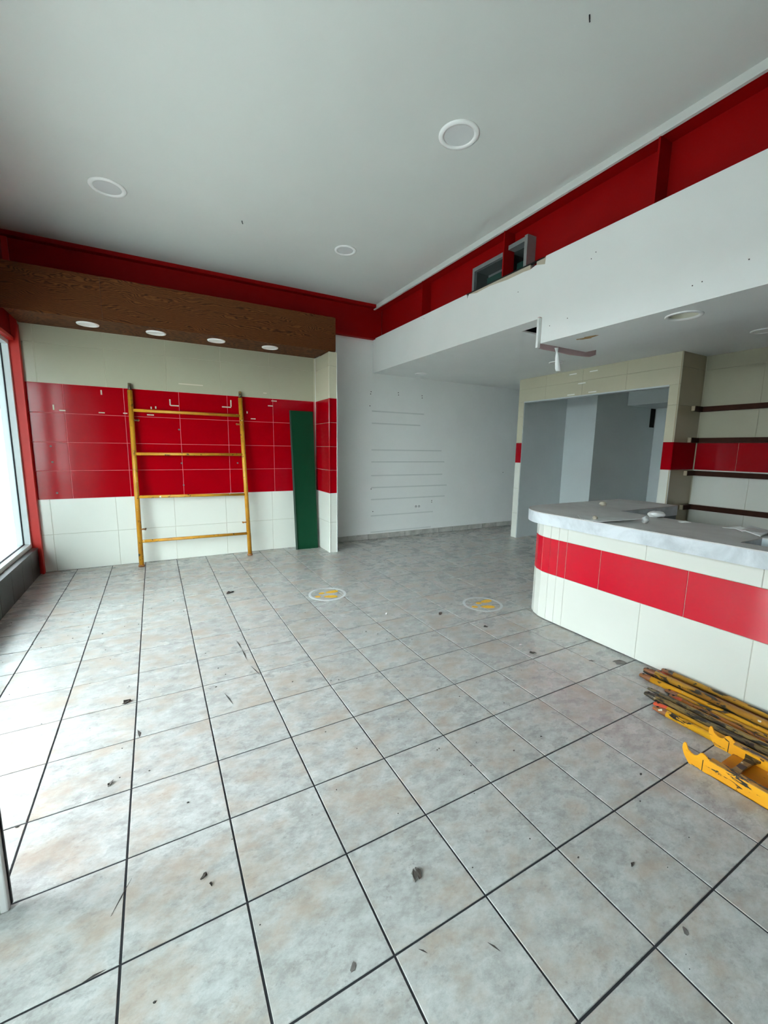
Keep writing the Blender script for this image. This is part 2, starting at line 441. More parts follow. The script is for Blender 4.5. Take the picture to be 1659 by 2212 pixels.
bb = struct('baseboard_back', MB().box(9.8, 21.3, YB - .012, YB + .01, 0, .25), 'tile_bed', 'low skirting of cut floor tiles along the white plaster wall')
js = [9.8, 9.93, 10.93, 11.95, 12.96, 13.95, 14.95, 15.96, 16.88, 17.88, 18.87, 19.87, 20.87, 21.3]
for a, b in zip(js[:-1], js[1:]): panel(bb, 'skirting_tile', '-y', YB - .01, a, b, 0, .255, 'skirting_tile', .035, .007, .01)

# pilaster closing the alcove
wp = struct('wall_pilaster', MB().box(9.48, 9.78, 11.88, 13.44, 0, 7.75), 'tile_bed', 'tiled pilaster in cream and red beside the leaning green board')
prow = [(0.0, 1.24, 'white_tile'), (1.24, 2.42, 'white_tile')] + RROWS + [(6.06, 7.25, 'cream_tile'), (7.25, 7.76, 'cream_tile')]
tile_rows(wp, '-x', 9.48, prow, {'cream_tile': [13.4, 11.85], 'red_tile': [13.4, 11.85]}, gap=.004)
tile_rows(wp, '-y', 11.88, prow, {'cream_tile': [9.45, 9.79], 'red_tile': [9.45, 9.79]}, gap=.004)
MB().box(9.78, 9.80, 11.86, 13.44, 0, 7.75).build('plaster_side', 'white_paint', wp)

# left wall: stone parapet, window above it, solid wall towards the camera, door opening between
wl_ = struct('wall_left', MB().box(-0.45, 0.03, 3.3, 13.30, 0, .86), 'granite', 'low dark stone parapet under the shop window')
for a in range(3, 13):
    a0, a1 = max(a + .32, 3.3), min(a + 1.32, 13.14)
    panel(wl_, 'stone_tile', '+x', .02, a0, a1, 0.0, .86, 'granite', .03, .004, .006)
MB().box(-0.45, .075, 3.3, 13.16, .86, .90).build('stone_sill', 'granite', wl_)
struct('wall_front_left', MB().box(-0.3, 0.03, -7, -4.2, 0, 7.3).box(-0.3, 0.03, -1.4, 0.92, 0, 7.3).box(-.3, .03, -4.2, -1.4, 0, .9).box(-0.3, 0.03, -7, 0.92, 7.3, ZC), 'white_paint', 'white wall beside the open entrance door')
struct('wall_lintel', MB().box(-0.3, -.02, .92, 13.4, 7.3, ZC), 'red_beam', 'dark red steel header over the shop window')
struct('trim_2', MB().box(-0.32, .03, .92, 13.4, 7.2, 7.30), 'red_column', 'bright red lower flange of the header over the shop window')
colm = MB(); colm.box(-.3, .125, 13.3, 13.44, 0, ZC); colm.box(.10, .15, 13.22, 13.44, 0, 7.7); colm.box(-.3, .03, 3.02, 3.3, 0, 7.25)
struct('column', colm, 'red_column', 'slim red steel column between the shop window and the tiled wall')
# window
win = struct('window_1', MB().box(-.44, -.10, 3.3, 13.3, .90, 1.02).box(-.44, -.10, 3.3, 13.3, 7.08, 7.2).box(-.44, -.10, 13.18, 13.3, 1.02, 7.08)
             .box(-.44, -.10, 3.3, 3.42, 1.02, 7.08).box(-.44, -.10, 8.2, 8.3, 1.02, 7.08), 'white_alu', 'large shop window in a white aluminium frame above the dark stone parapet')
MB().box(-.275, -.265, 3.4, 8.2, 1.0, 7.1).build('window_pane', 'clear_glass', win)
MB().box(-.275, -.265, 8.3, 13.2, 1.0, 7.1).build('window_pane', 'clear_glass', win)
MB().box(-.29, -.25, 13.165, 13.185, 1.02, 7.08).box(-.29, -.25, 3.4, 13.18, 1.02, 1.035).build('gasket', 'rubber', win)
win3 = struct('window_added', MB().box(-.21, -.10, -4.2, -1.4, .9, 1.02).box(-.21, -.10, -4.2, -1.4, 7.18, 7.3).box(-.21, -.10, -4.2, -4.1, 1.02, 7.18).box(-.21, -.10, -1.5, -1.4, 1.02, 7.18), 'white_alu', 'unseen shop window added on the near side of the entrance door for daylight')  # unseen window, added to bring daylight to the counter and fascia
MB().box(-.165, -.155, -4.15, -1.45, 1.0, 7.2).build('window_pane', 'clear_glass', win3)

# front wall behind the viewer: solid
struct('wall_front', MB().box(-.3, 28, -7.3, -7, 0, ZC + .3), 'dull_dark', 'dark solid wall behind the entrance end of the room')

# ---- right side: facade of the service area, shelf recess, corridor behind
wr = MB()
wr.box(18.68, 18.95, 4.23, 11.13, 6.42, 7.5)
wr.box(18.68, 18.95, 10.81, 11.13, 0, 6.42)
wr.box(18.68, 18.95, 4.23, 4.53, 0, 6.42)
wr = struct('wall_partition', wr, 'cream_bed', 'cream tiled partition with a red band and a wide doorless opening behind the counter')
FR = [(0, 1.2, 'white_tile'), (1.2, 2.4, 'white_tile'), (2.4, 3.62, 'white_tile'), (3.62, 4.545, 'red_tile'), (4.545, 5.76, 'cream_tile'), (5.76, 6.42, 'cream_tile')]
tile_rows(wr, '-x', 18.68, FR, {'cream_tile': [11.13, 10.8], 'red_tile': [11.13, 10.8]}, gap=.003)
tile_rows(wr, '-x', 18.68, FR, {'cream_tile': [4.54, 4.2], 'red_tile': [4.54, 4.2]}, gap=.003)
tile_rows(wr, '-x', 18.68, [(6.42, 6.98, 'cream_tile'), (6.98, 7.45, 'cream_tile')], {'cream_tile': [11.13, 9.61, 7.82, 6.03, 4.2]}, gap=.003)
MB().box(18.67, 18.97, 4.54, 10.8, 6.38, 6.43).build('opening_trim', 'grey_paint', wr)
MB().box(18.69, 18.97, 10.78, 10.815, 0, 6.4).build('opening_trim', 'grey_paint', wr)
for y, z in ((8.29, 7.30), (7.37, 7.29), (7.85, 6.89), (7.35, 6.50), (8.31, 6.49)):
    MB().box(18.662, 18.672, y - .17, y + .17, z - .02, z + .02).build('adhesive_mark', 'lamp_white', wr)
# recess side (faces the camera) and shelf wall
ws = struct('wall_recess', MB().box(18.75, 26.5, 4.23, 4.5, 0, 7.5), 'cream_bed', 'side of the shelf recess in cream tile with a red band')
SR = [(0, 1.2, 'white_tile'), (1.2, 2.4, 'white_tile'), (2.4, 3.62, 'white_tile'), (3.62, 4.545, 'red_tile'), (4.545, 5.76, 'cream_tile'), (5.76, 6.98, 'cream_tile'), (6.98, 7.45, 'cream_tile')]
tile_rows(ws, '-y', 4.23, [(a, b, 'red_tile' if mt == 'red_tile' else 'tan_shaded') for a, b, mt in SR], {'cream_tile': [18.66, 20.15], 'red_tile': [18.66, 20.15]}, gap=.003)
wq = struct('wall_right', MB().box(20.18, 20.6, -7, 4.23, 0, 7.5), 'cream_bed', 'rear wall of the shelf recess in cream tile with a glossy red band')
tile_rows(wq, '-x', 20.18, [(a, b, 'cream_tile_shaded' if mt == 'cream_tile' else mt) for a, b, mt in SR], {'cream_tile': [4.2, 2.6, .8, -1, -2.8, -4.6, -6.4], 'red_tile': [4.2, 3.0, 1.3, -.4, -2.1, -3.8, -5.5]}, gap=.003)
# corridor behind the opening
cor = MB(); cor.box(18.95, 21.66, 10.81, 11.13, 0, 7.5); cor.box(21.66, 26.03, 9.17, 11.13, 0, 7.5); cor.box(26.03, 28, 9.17, 11.13, 0, 5.48); cor.box(26.5, 28, 9.17, 11.13, 5.48, 7.5); cor.box(26.03, 26.5, 9.17, 11.13, 6.43, 7.5); cor.box(26.03, 26.5, 10.6, 11.13, 5.48, 6.43)
wc = struct('wall_corridor', cor, 'grey_paint', 'grey walls stepping back through the opening behind the counter')
MB().box(26.03, 26.5, 9.2, 9.26, 5.48, 6.43).build('hole_darkener', 'hole_darkness', wc)  # black panel painting the darkness inside the hole by the corridor ceiling
struct('wall_corridor_header', MB().box(24.0, 26.5, 4.5, 9.17, 6.45, 7.5), 'grey_paint', 'grey header with a lower ceiling deep inside the opening')
struct('wall_corridor_end', MB().box(26.5, 26.8, 4.0, 9.3, 0, 7.5), 'grey_paint', 'end wall of the corridor deep inside the opening')
struct('wall_far_right', MB().box(27.6, 28, -7, 13.9, 0, ZC), 'dull_dark', 'outer wall beyond the corridor')

# ---- red steel beams
bm_b = MB(); bm_b.box(-.02, 12.5, 13.36, 13.44, 8.86, ZC); bm_b.box(-.02, 12.5, 13.12, 13.44, 10.08, ZC); bm_b.box(-.02, 12.12, 13.20, 13.44, 8.82, 8.90)
beam = struct('beam', bm_b, 'red_beam', 'dark red steel beam across the back wall above the wooden box')
wy0, wy1, wz0, wz1 = 5.02, 7.30, 8.9, 9.62       # duct opening cut in its web
bm_r = MB(); X0, X1 = 12.53, 12.60
bm_r.box(X0, X1, wy1, 13.4, 8.4, 10.06); bm_r.box(X0, X1, -7, wy0, 8.4, 10.06); bm_r.box(X0, X1, wy0, wy1, wz1, 10.06); bm_r.box(X0, X1, wy0, wy1, 8.4, wz0)
bm_r.box(12.14, 13.0, -7, 13.36, 10.05, ZC)
bm_r.box(12.22, 13.0, -7, 13.36, 8.34, 8.42)
beam2 = struct('beam', bm_r, 'red_beam', 'long red steel beam above the white fascia, with upright stiffener plates')
for y in (1.78, 5.755, 9.72): MB().box(12.15, X0, y - .02, y + .02, 8.42, 10.05).build('stiffener', 'red_beam', beam2)

# ---- white fascia and the lowered box at its near end
poly = [(13.42, 7.45), (13.42, 8.86), (7.2, 8.86), (7.17, 8.72), (7.10, 8.83), (6.75, 8.77), (6.2, 8.79), (5.5, 8.735), (4.95, 8.74), (4.74, 8.72), (4.56, 8.765), (4.27, 8.69), (4.255, 8.87), (-7, 8.89), (-7, 6.84), (4.25, 6.84), (4.25, 7.45)]
fas = tag(MB().prism(poly, 'x', XF, 12.20).build('wall_fascia', 'white_paint'), 'long white plaster fascia hung under the red beam, torn along its top edge', kind='structure')
gp = [(7.16, 8.70), (7.12, 8.85), (6.2, 8.85), (5.45, 8.845), (4.75, 8.84), (4.735, 8.66)]
MB().prism(gp, 'x', 12.135, 12.195).build('bare_gypsum', 'gypsum', fas)
MB().prism([(4.55, 8.66), (4.55, 8.855), (4.27, 8.86), (4.27, 8.66)], 'x', 12.135, 12.195).build('bare_gypsum', 'gypsum', fas)
MB().box(12.10, 12.20, 4.3, 7.2, 8.845, 8.862).build('metal_track', 'dark_slot', fas)
mb = MB()
for y, z in ((3.5, 7.25), (3.0, 8.35), (-.2, 8.5), (-.1, 8.55), (.9, 7.15), (.75, 7.17), (.1, 7.3), (4.0, 7.2), (5.1, 8.3), (9.5, 8.74), (2.9, 8.45)):
    mb.tube((XF - .004, y, z), (XF + .01, y, z), .011, n=6)
o = mb.build('screw_holes', 'speck', fas); o['kind'] = 'stuff'
# underside of the lowered box, with a round hole for the can light
LX, LY, LZ, LR = 12.72, 1.29, 6.84, .27
def plate_hole(x0, x1, y0, y1, z0, z1, cx, cy, r, n=32):
    q = r + .06; b = MB()
    b.box(x0, cx - q, y0, y1, z0, z1); b.box(cx + q, x1, y0, y1, z0, z1); b.box(cx - q, cx + q, y0, cy - q, z0, z1); b.box(cx - q, cx + q, cy + q, y1, z0, z1)
    ci, sq = [], []
    for i in range(n):
        t = 2 * math.pi * i / n; c, s = math.cos(t), math.sin(t); kq = q / max(abs(c), abs(s))
        ci.append((cx + r * c, cy + r * s)); sq.append((cx + kq * c, cy + kq * s))
    vs = [(x, y, z0) for x, y in ci] + [(x, y, z0) for x, y in sq] + [(x, y, z1) for x, y in ci]
    fs = []
    for i in range(n):
        j = (i + 1) % n
        fs += [(i, n + i, n + j, j), (i, j, 2 * n + j, 2 * n + i)]
    b.add(vs, fs); return b
lb = plate_hole(12.2, 13.87, -7, 4.24, LZ, LZ + .06, LX, LY, LR)
lb.box(13.80, 13.87, -7, 4.24, LZ + .06, 7.46)
lowbox = tag(lb.build('ceiling_box', 'white_paint'), 'underside of the lowered white ceiling box behind the fascia', kind='structure')
tp = [(12.47, 3.46), (12.60, 3.30), (12.55, 3.26), (12.70, 3.06), (12.62, 3.12), (12.54, 3.06), (12.50, 3.24), (12.44, 3.30)]
tp = [(12.50, 3.52), (12.55, 3.33), (12.50, 3.30), (12.56, 3.06), (12.62, 3.02), (12.66, 3.22), (12.70, 3.26), (12.62, 3.50), (12.60, 3.36), (12.565, 3.54)]
MB().prism(tp, 'z', LZ - .006, LZ + .002).build('torn_patch', 'torn_brown', lowbox)

# ---- outside: a sliver seen through the window, other parts added to shape the daylight
ext = MB().box(-12, -.3, -40, 80, -.5, -.05).box(-.3, 40, -60, -7.3, -.5, -.05)
struct('road', MB().box(-26, -12, -60, 80, -.6, -.4), 'asphalt', 'dark asphalt road added beyond the pavement to cut bounced light')  # added to lessen light bounced off the ground into the shop
struct('wall_opposite_blocker', MB().box(-40, -26, -60, 80, -.6, 6), 'facade_dull', 'dull low block added across the road to cut low daylight')  # unseen block added to hide the low sky from the far side
struct('ground', ext, 'pavement', 'pale pavement outside the shop window')
o = MB().box(-20, -.4, 28, 30, -.05, 9).build('wall_far_house', 'facade_grey'); tag(o, 'grey mauve house front far along the pavement', kind='structure')
o = MB().box(-16, -1.8, 8.8, 15, -.05, 12).build('wall_neighbour_blocker', 'mauve_paint'); tag(o, 'dull mauve neighbouring wall outside, sized and darkened to cut daylight at the shop window', kind='structure')  # unseen; size and dark tone set to keep daylight off the alcove
sg = thing('awning', (-1.5, 15.5, 6.9), 'yellow awning edge outside at the top of the shop window', 'awning')
MB().box(-3.3, -.32, .8, 14.9, 7.4, 7.6).build('sky_blocker_slab', 'facade_grey', sg)  # unseen slab, added and lengthened to keep high sky off the floor
MB().box(-3.2, -.4, 14.9, 15.0, 7.25, 8.8).build('valance', 'sign_yellow', sg); MB().box(-3.2, -.4, 14.85, 15.4, 6.85, 7.25).build('lower_rail', 'dull_dark', sg)

# ================================================================== DOOR LEAF
dr = thing('door_1', (.1, .95, 0), 'open glazed entrance door leaf in grey aluminium, its foot corner at the picture edge', 'door')
dr['kind'] = 'structure'; del dr['category']
dy0, dy1 = .905, 1.0
MB().box(2.04, 2.10, dy0, dy1, .02, 6.6).build('stile', 'grey_alu', dr, bevel=.012)
MB().box(.06, .14, dy0, dy1, .02, 6.6).build('stile', 'grey_alu', dr, bevel=.012)
MB().box(.14, 2.04, dy0, dy1, .02, .10).build('bottom_rail', 'white_alu', dr, bevel=.01)
MB().box(.14, 2.04, dy0 + .02, dy1 - .02, .10, .36).build('kick_rail', 'brown_rail', dr)
MB().box(.14, 2.04, dy0, dy1, 6.45, 6.6).build('top_rail', 'grey_alu', dr)
MB().box(.14, 2.04, .945, .957, .36, 6.45).build('glass', 'clear_glass', dr)
MB().box(2.10, 2.112, dy1 - .035, dy1 - .01, .03, 6.6).build('gasket', 'rubber', dr)

# ================================================================== WOODEN BOX OVER THE ALCOVE
pel = thing('lighting_pelmet', (4.9, 12.6, 7.77), 'brown wooden box along the top of the tiled alcove, with a row of downlights', 'pelmet')
MB().box(.02, 2.40, 11.84, 11.90, 7.77, 8.98).build('front_panel', 'oak_veneer', pel)
MB().box(2.404, 9.73, 11.84, 11.90, 7.77, 8.98).build('front_panel', 'oak_veneer', pel)
MB().box(.16, 9.46, 11.90, 13.40, 7.77, 7.82).build('bottom_panel', 'oak_veneer', pel)
MB().box(2.2, 2.6, 11.90, 11.96, 7.82, 8.74).build('seam_backing', 'oak_veneer', pel)
MB().box(.02, 9.73, 11.90, 13.34, 8.74, 8.80).build('top_panel', 'oak_veneer', pel)
MB().box(9.68, 9.73, 11.90, 13.40, 7.77, 8.78).build('end_panel', 'oak_veneer', pel)
def downlight(x, y, z, r, label, group, lens='lamp_lens', ring='white_plastic', bulge=0.0):
    t = thing('downlight', (x, y, z), label, 'ceiling light', group)
    MB().lathe((x, y, z), [(r, 0), (r, -.012), (r * .97, -.028), (r * .84, -.034), (r * .74, -.022), (r * .74, 0)]).build('trim_ring', ring, t)
    MB().lathe((x, y, z), [(r * .75, -.012), (r * .6, -.014 - bulge * .5), (r * .3, -.014 - bulge), (0.001, -.014 - bulge)]).build('lens', lens, t)
    return t
for x, lab in ((1.97, 'first downlight from the window in the wooden box'), (3.78, 'second downlight from the window in the wooden box'),
               (5.60, 'third downlight from the window in the wooden box'), (7.43, 'fourth downlight from the window in the wooden box, nearest the pilaster')):
    downlight(x, 12.5, 7.77, .29, lab.replace('downlight', 'round white downlight'), 'downlights in the wooden box', 'lamp_white', 'lamp_white')
downlight(2.9, 9.28, ZC, .39, 'round white ceiling light above the floor near the shop window', 'main ceiling lights')
downlight(9.02, 3.82, ZC, .39, 'largest round white ceiling light, near the red beam', 'main ceiling lights')
downlight(9.02, 9.30, ZC, .33, 'round white ceiling light near the inner corner of the red beams', 'main ceiling lights')
downlight(13.95, 12.35, 7.45, .27, 'small round light in the lower ceiling near the white plaster wall', 'lower ceiling lights', 'lamp_white')
downlight(16.8, 7.6, 7.45, .27, 'small round light in the lower ceiling behind the hanging paper strip', 'lower ceiling lights', 'lamp_white')
downlight(17.95, 1.93, 7.45, .30, 'small round light in the lower ceiling above the shelf recess', 'lower ceiling lights', 'lamp_white')
cn = thing('can_light', (LX, LY, LZ), 'open recessed can light in the underside of the lowered box', 'ceiling light')
MB().lathe((LX, LY, LZ), [(LR + .05, 0), (LR + .05, -.014), (LR + .03, -.024), (LR - .02, -.022), (LR - .025, .01)]).build('trim_ring', 'white_plastic', cn)
MB().lathe((LX, LY, LZ), [(LR - .01, -.01), (LR - .03, .12), (LR - .09, .24), (.08, .30), (.001, .30)]).build('reflector', 'lamp_cream', cn)

# ceiling hooks
for x, y, lab in ((5.94, 9.19, 'bent wire stub hanging from the ceiling between the two far lights'), (9.17, 1.15, 'small dark wire stub in the ceiling above the near room')):
    h = MB().tube((x, y, ZC + .002), (x + .01, y, ZC - .05), .010, n=6).tube((x + .01, y, ZC - .05), (x + .03, y + .01, ZC - .07), .009, n=6).build('ceiling_hook', 'dark_slot', org=(x, y, ZC)); tag(h, lab, 'hook')

# ================================================================== DUCT FRAME IN THE BEAM
vf = thing('duct_frame', (12.5, 6.16, 8.9), 'bare galvanised duct frame set into the red beam above the torn fascia edge', 'duct')
a0, a1, b0, b1, xo = 4.98, 7.36, 8.86, 9.70, 12.44
MB().box(xo, X0, a1 - .09, a1, b0, b1).build('frame_side', 'galvanised', vf)
MB().box(12.22, 12.6, a0, a0 + .10, b0, b1 - .02).build('frame_side', 'galvanised', vf)
MB().box(xo, X0, 5.78, a1 - .09, b1 - .11, b1).build('frame_top', 'galvanised', vf)
MB().box(12.30, 12.56, a0 + .1, 5.73, b1 - .11, b1).build('frame_top', 'galvanised', vf)
MB().box(X0, 13.3, wy0, wy0 + .04, wz0, wz1).build('duct_side', 'duct_grey', vf)
MB().box(X0, 13.3, wy1 - .04, wy1, wz0, wz1).build('duct_side', 'duct_grey', vf)
MB().box(X0, 13.3, wy0, wy1, wz1 - .04, wz1 - .005).build('duct_roof', 'duct_grey', vf)
MB().box(13.3, 13.34, wy0, wy1, wz0, wz1).build('duct_back', 'duct_green', vf)
MB().box(12.72, 12.76, wy0 + .04, 5.80, wz0, 9.36).build('duct_flap', 'duct_green', vf)
MB().box(12.72, 12.76, 5.88, wy1 - .3, wz0, 9.36).build('duct_flap', 'duct_green', vf)
MB().box(13.0, 13.04, wy0 + .04, wy1 - .04, wz1 - .22, wz1 - .04).build('damper', 'galvanised', vf)
MB().box(12.45, 13.2, 5.82, 5.87, 8.8, 9.6).build('divider', 'dark_slot', vf)

# ================================================================== TORN PINK BOARD AND PAPER STRIP
pk = thing('gypsum_board', (13.2, 4.28, 6.72), 'thin pinkish torn gypsum board closing the end of the lowered ceiling box', 'board')
MB().prism([(12.04, 7.46), (12.04, 6.74), (12.3, 6.725), (12.8, 6.73), (13.3, 6.715), (13.8, 6.735), (14.1, 6.75), (14.33, 6.83), (14.33, 7.46)], 'y', 4.26, 4.31).build('board', 'pink_gypsum', pk)
MB().box(12.03, 12.118, 4.255, 4.315, 6.735, 7.44).build('white_edge', 'white_paint', pk)
st = MB()
pts = [(12.66, 6.80, .05), (12.675, 6.68, .022), (12.68, 6.55, .045), (12.69, 6.4, .055), (12.70, 6.28, .062), (12.715, 6.22, .055)]
vs = []
for x, z, w in pts:
    q = 4.20 - (6.8 - z) * .10; dxs, dys = w * .62, w * .78
    vs += [(x - dxs, q + dys, z), (x + dxs, q - dys, z), (x + dxs + .008, q - dys + .006, z), (x - dxs + .008, q + dys + .006, z)]
fs = [(0, 1, 2, 3), tuple(len(vs) - 4 + i for i in (3, 2, 1, 0))]
for i in range(len(pts) - 1):
    for q in range(4): fs.append((4 * i + q, 4 * i + (q + 1) % 4, 4 * i + 4 + (q + 1) % 4, 4 * i + 4 + q))
st.add(vs, fs, True)
tag(st.build('paper_strip', 'paper', org=(12.75, 4.24, 6.8)), 'torn white paper strip hanging from the pinkish gypsum board', 'paper strip')

# ================================================================== SHELF BATTENS
for z, lab in ((5.68, 'topmost dark wooden shelf batten in the tiled recess'), (4.63, 'dark wooden shelf batten just above the red band in the recess'),
               (3.50, 'dark wooden shelf batten just below the red band in the recess'), (2.31, 'lowest dark wooden shelf batten, level with the worktop')):
    t = thing('shelf_batten', (20.0, 4.1, z - .083), lab, 'shelf batten', 'shelf battens in the recess')
    MB().box(19.56, 20.15, 4.09, 4.2, z - .083, z + .083).build('side_batten', 'shelf_wood', t)
    MB().box(20.03, 20.15, -6.5, 4.09, z - .083, z + .083).build('rear_batten', 'shelf_wood', t)
    MB().box(19.52, 19.56, 4.10, 4.2, z - .08, z + .08).build('end_block', 'tan_shaded', t)

# ================================================================== SCAFFOLD FRAME
sf = thing('scaffolding', (4.7, 12.9, 0), 'tall yellow steel scaffold frame with four rungs leaning on the red tiles', 'scaffold frame')
def ly(z): return 12.86 + (13.31 - 12.86) * z / 6.2
pr_ = .077
for xb, xt, zt in ((2.885, 2.905, 5.99), (6.545, 6.46, 5.985)):
    def px_(z): return xb + (xt - xb) * z / 6.2
    MB().tube((px_(.03), ly(.03), .03), (px_(zt), ly(zt), zt), pr_, n=16).build('post', 'yellow_frame', sf)
    MB().tube((px_(0), ly(0) , 0), (px_(.07), ly(.07), .07), pr_ + .02, n=16).build('foot', 'brown_enamel', sf)
    MB().tube((px_(zt), ly(zt), zt), (px_(6.22), ly(6.22), 6.22), .052, n=12).build('coupling_pin', 'dull_steel', sf)
    sgn = 1 if xb < 4 else -1
    for z in (1.3, 5.0):
        MB().tube((px_(z) + sgn * .05, ly(z) - .03, z), (px_(z) + sgn * .22, ly(z) - .06, z + .01), .026, n=8).tube((px_(z) + sgn * .18, ly(z) - .05, z - .03), (px_(z) + sgn * .21, ly(z) - .05, z + .04), .022, n=8).build('lock_pin', 'brown_enamel', sf)
for z0, z1 in ((5.34, 5.33), (3.88, 3.88), (2.42, 2.37), (.88, .86)):
    MB().tube((2.90, ly(z0), z0), (6.50, ly(z1), z1), .052, n=14).build('rung', 'yellow_frame', sf)

# ================================================================== GREEN BOARD
gb = thing('green_board', (8.9, 13.0, 0), 'tall narrow dark green board leaning in the alcove corner beside the pilaster', 'board')
def gbox(x0b, x1b, x0t, x1t, d0, d1):
    yb0, yt0 = 13.02, 13.36
    vs = [(x0b, yb0 - d1, 0), (x1b, yb0 - .06 - d1, 0), (x1b, yb0 - .06 - d0, 0), (x0b, yb0 - d0, 0), (x0t, yt0 - d1, 5.64), (x1t, yt0 - d1, 5.64), (x1t, yt0 - d0, 5.64), (x0t, yt0 - d0, 5.64)]
    return MB().add(vs, [(3, 2, 1, 0), (4, 5, 6, 7), (0, 1, 5, 4), (1, 2, 6, 5), (2, 3, 7, 6), (3, 0, 4, 7)])
gbox(8.46, 9.34, 8.385, 9.31, 0.0, .07).build('panel', 'green_board', gb)
gbox(8.42, 8.462, 8.345, 8.387, 0.0, .068).build('edge_strip', 'green_edge', gb)

# ================================================================== OUTLET
ot = thing('wall_outlet', (14.64, YB, 1.29), 'small white double power outlet low on the white plaster wall', 'outlet')
MB().box(14.45, 14.83, YB - .03, YB + .001, 1.29, 1.54).build('plate', 'white_plastic', ot, bevel=.012)
for x in (14.55, 14.73):
    MB().tube((x, YB - .04, 1.415), (x, YB - .028, 1.415), .075, n=14).build('socket', 'lamp_lens', ot)
    MB().box(x - .035, x - .02, YB - .044, YB - .038, 1.40, 1.46).box(x + .02, x + .035, YB - .044, YB - .038, 1.40, 1.46).build('slots', 'dark_slot', ot)

# ================================================================== COUNTER
ct = thing('counter', (12.6, 1.0, 0), 'rounded service counter faced with cream tiles and a red band', 'counter')
CX, CY, CR = 12.75, 3.25, .92
arc = [(CX - CR * math.cos(math.radians(a)), CY + CR * math.sin(math.radians(a))) for a in range(0, 91, 10)]
outer = [(11.83, -6.5)] + arc + [(16.25, CY + CR), (16.25, 2.86), (13.5, 2.86), (13.5, -6.5)]
core = MB().prism(outer, 'z', .03, 2.44, caps=False)
inn = [(11.90, -6.45)] + [(CX - (CR - .07) * math.cos(math.radians(a)), CY + (CR - .07) * math.sin(math.radians(a))) for a in range(0, 91, 10)] + [(16.2, CY + CR - .07), (16.2, 2.92), (13.43, 2.92), (13.43, -6.45)]
core.prism(inn, 'z', .03, 2.44, caps=False)
n = len(outer)
for zz in (.03, 2.44):
    core.add([(x, y, zz) for x, y in outer] + [(x, y, zz) for x, y in inn], [(i, (i + 1) % n, n + (i + 1) % n, n + i) for i in range(n)])
core.build('carcass', 'tile_bed', ct)
rows = [(0.02, 1.205, 'white_tile', [-6.16, -4.37, -2.58, -.787, 1.015, 2.79]), (1.205, 2.085, 'red_gloss_lit', [-6.5, -4.82, -3.13, -1.44, .25, 1.94, 2.79]), (2.085, 2.44, 'white_tile', [-6.16, -4.37, -2.58, -.787, 1.015, 2.79])]
for z0, z1, mt, js in rows:
    for a, b in zip(js[:-1], js[1:]): panel(ct, 'wall_tile', '-x', 11.85, a, b, z0, z1, mt, .03, .004, .006)
    panel(ct, 'wall_tile', '-x', 11.85, 2.79, 3.02, z0, z1, mt, .03, .004, .006)
    panel(ct, 'wall_tile', '-x', 11.85, 3.02, 3.25, z0, z1, mt, .03, .004, .006)
    for i in range(6):                                             # narrow strips around the rounded end
        t0, t1 = math.radians(15 * i), math.radians(15 * (i + 1)); tm = (t0 + t1) / 2
        w = 2 * (CR + .03) * math.sin((t1 - t0) / 2)
        me = panel_mesh('wall_tile', w - .008, z1 - z0 - .008, .03, .006, mt)
        o = link_obj('wall_tile', me, ct)
        nrm = Vector((-math.cos(tm), math.sin(tm), 0)); up = Vector((0, 0, 1)); ux = up.cross(nrm)
        p = Vector((CX, CY, (z0 + z1) / 2)) + nrm * (CR * math.cos((t1 - t0) / 2) - .016) - ORG[ct.name]
        mt4 = Matrix.Identity(4)
        for r in range(3): mt4[r][0], mt4[r][1], mt4[r][2], mt4[r][3] = ux[r], up[r], nrm[r], p[r] * T
        o.matrix_local = mt4
    for a0_, a1_ in ((12.75, 14.5), (14.5, 16.25)): panel(ct, 'wall_tile', '+y', CY + CR - .02, a0_, a1_, z0, z1, mt, .03, .004, .006)
# worktop slab, a thing of its own
wt = thing('worktop', (12.6, 1.0, 2.44), 'thick grey worktop with a rounded corner and pale painted edge on the tiled counter', 'worktop')
WR = 1.17
warc = [(CX - WR * math.cos(math.radians(a)), CY + WR * math.sin(math.radians(a))) for a in range(0, 91, 6)]
wo = [(11.58, -.36)] + warc + [(16.3, CY + WR + .0), (16.5, 3.7), (16.4, 2.75), (13.72, 2.75), (13.58, 1.3), (13.58, -.36)]
Z0, Z1 = 2.44, 2.72
sl = MB().prism(wo, 'z', Z0, Z1 - .02)
sl.box(11.58, 12.02, -2.4, -.36, Z0, Z1 - .02); sl.box(12.86, 13.58, -2.4, -.36, Z0, Z1 - .02); sl.box(11.58, 13.58, -6.5, -2.4, Z0, Z1 - .02)
sl.build('slab', 'worktop_edge', wt)
sk = MB().prism(wo, 'z', Z1 - .02, Z1)
sk.box(11.58, 12.02, -2.4, -.36, Z1 - .02, Z1); sk.box(12.86, 13.58, -2.4, -.36, Z1 - .02, Z1); sk.box(11.58, 13.58, -6.5, -2.4, Z1 - .02, Z1)
sk.build('top_skin', 'worktop_top', wt)
MB().box(13.66, 16.38, 2.76, 2.82, .1, Z0).build('inner_apron', 'counter_inside', ct)

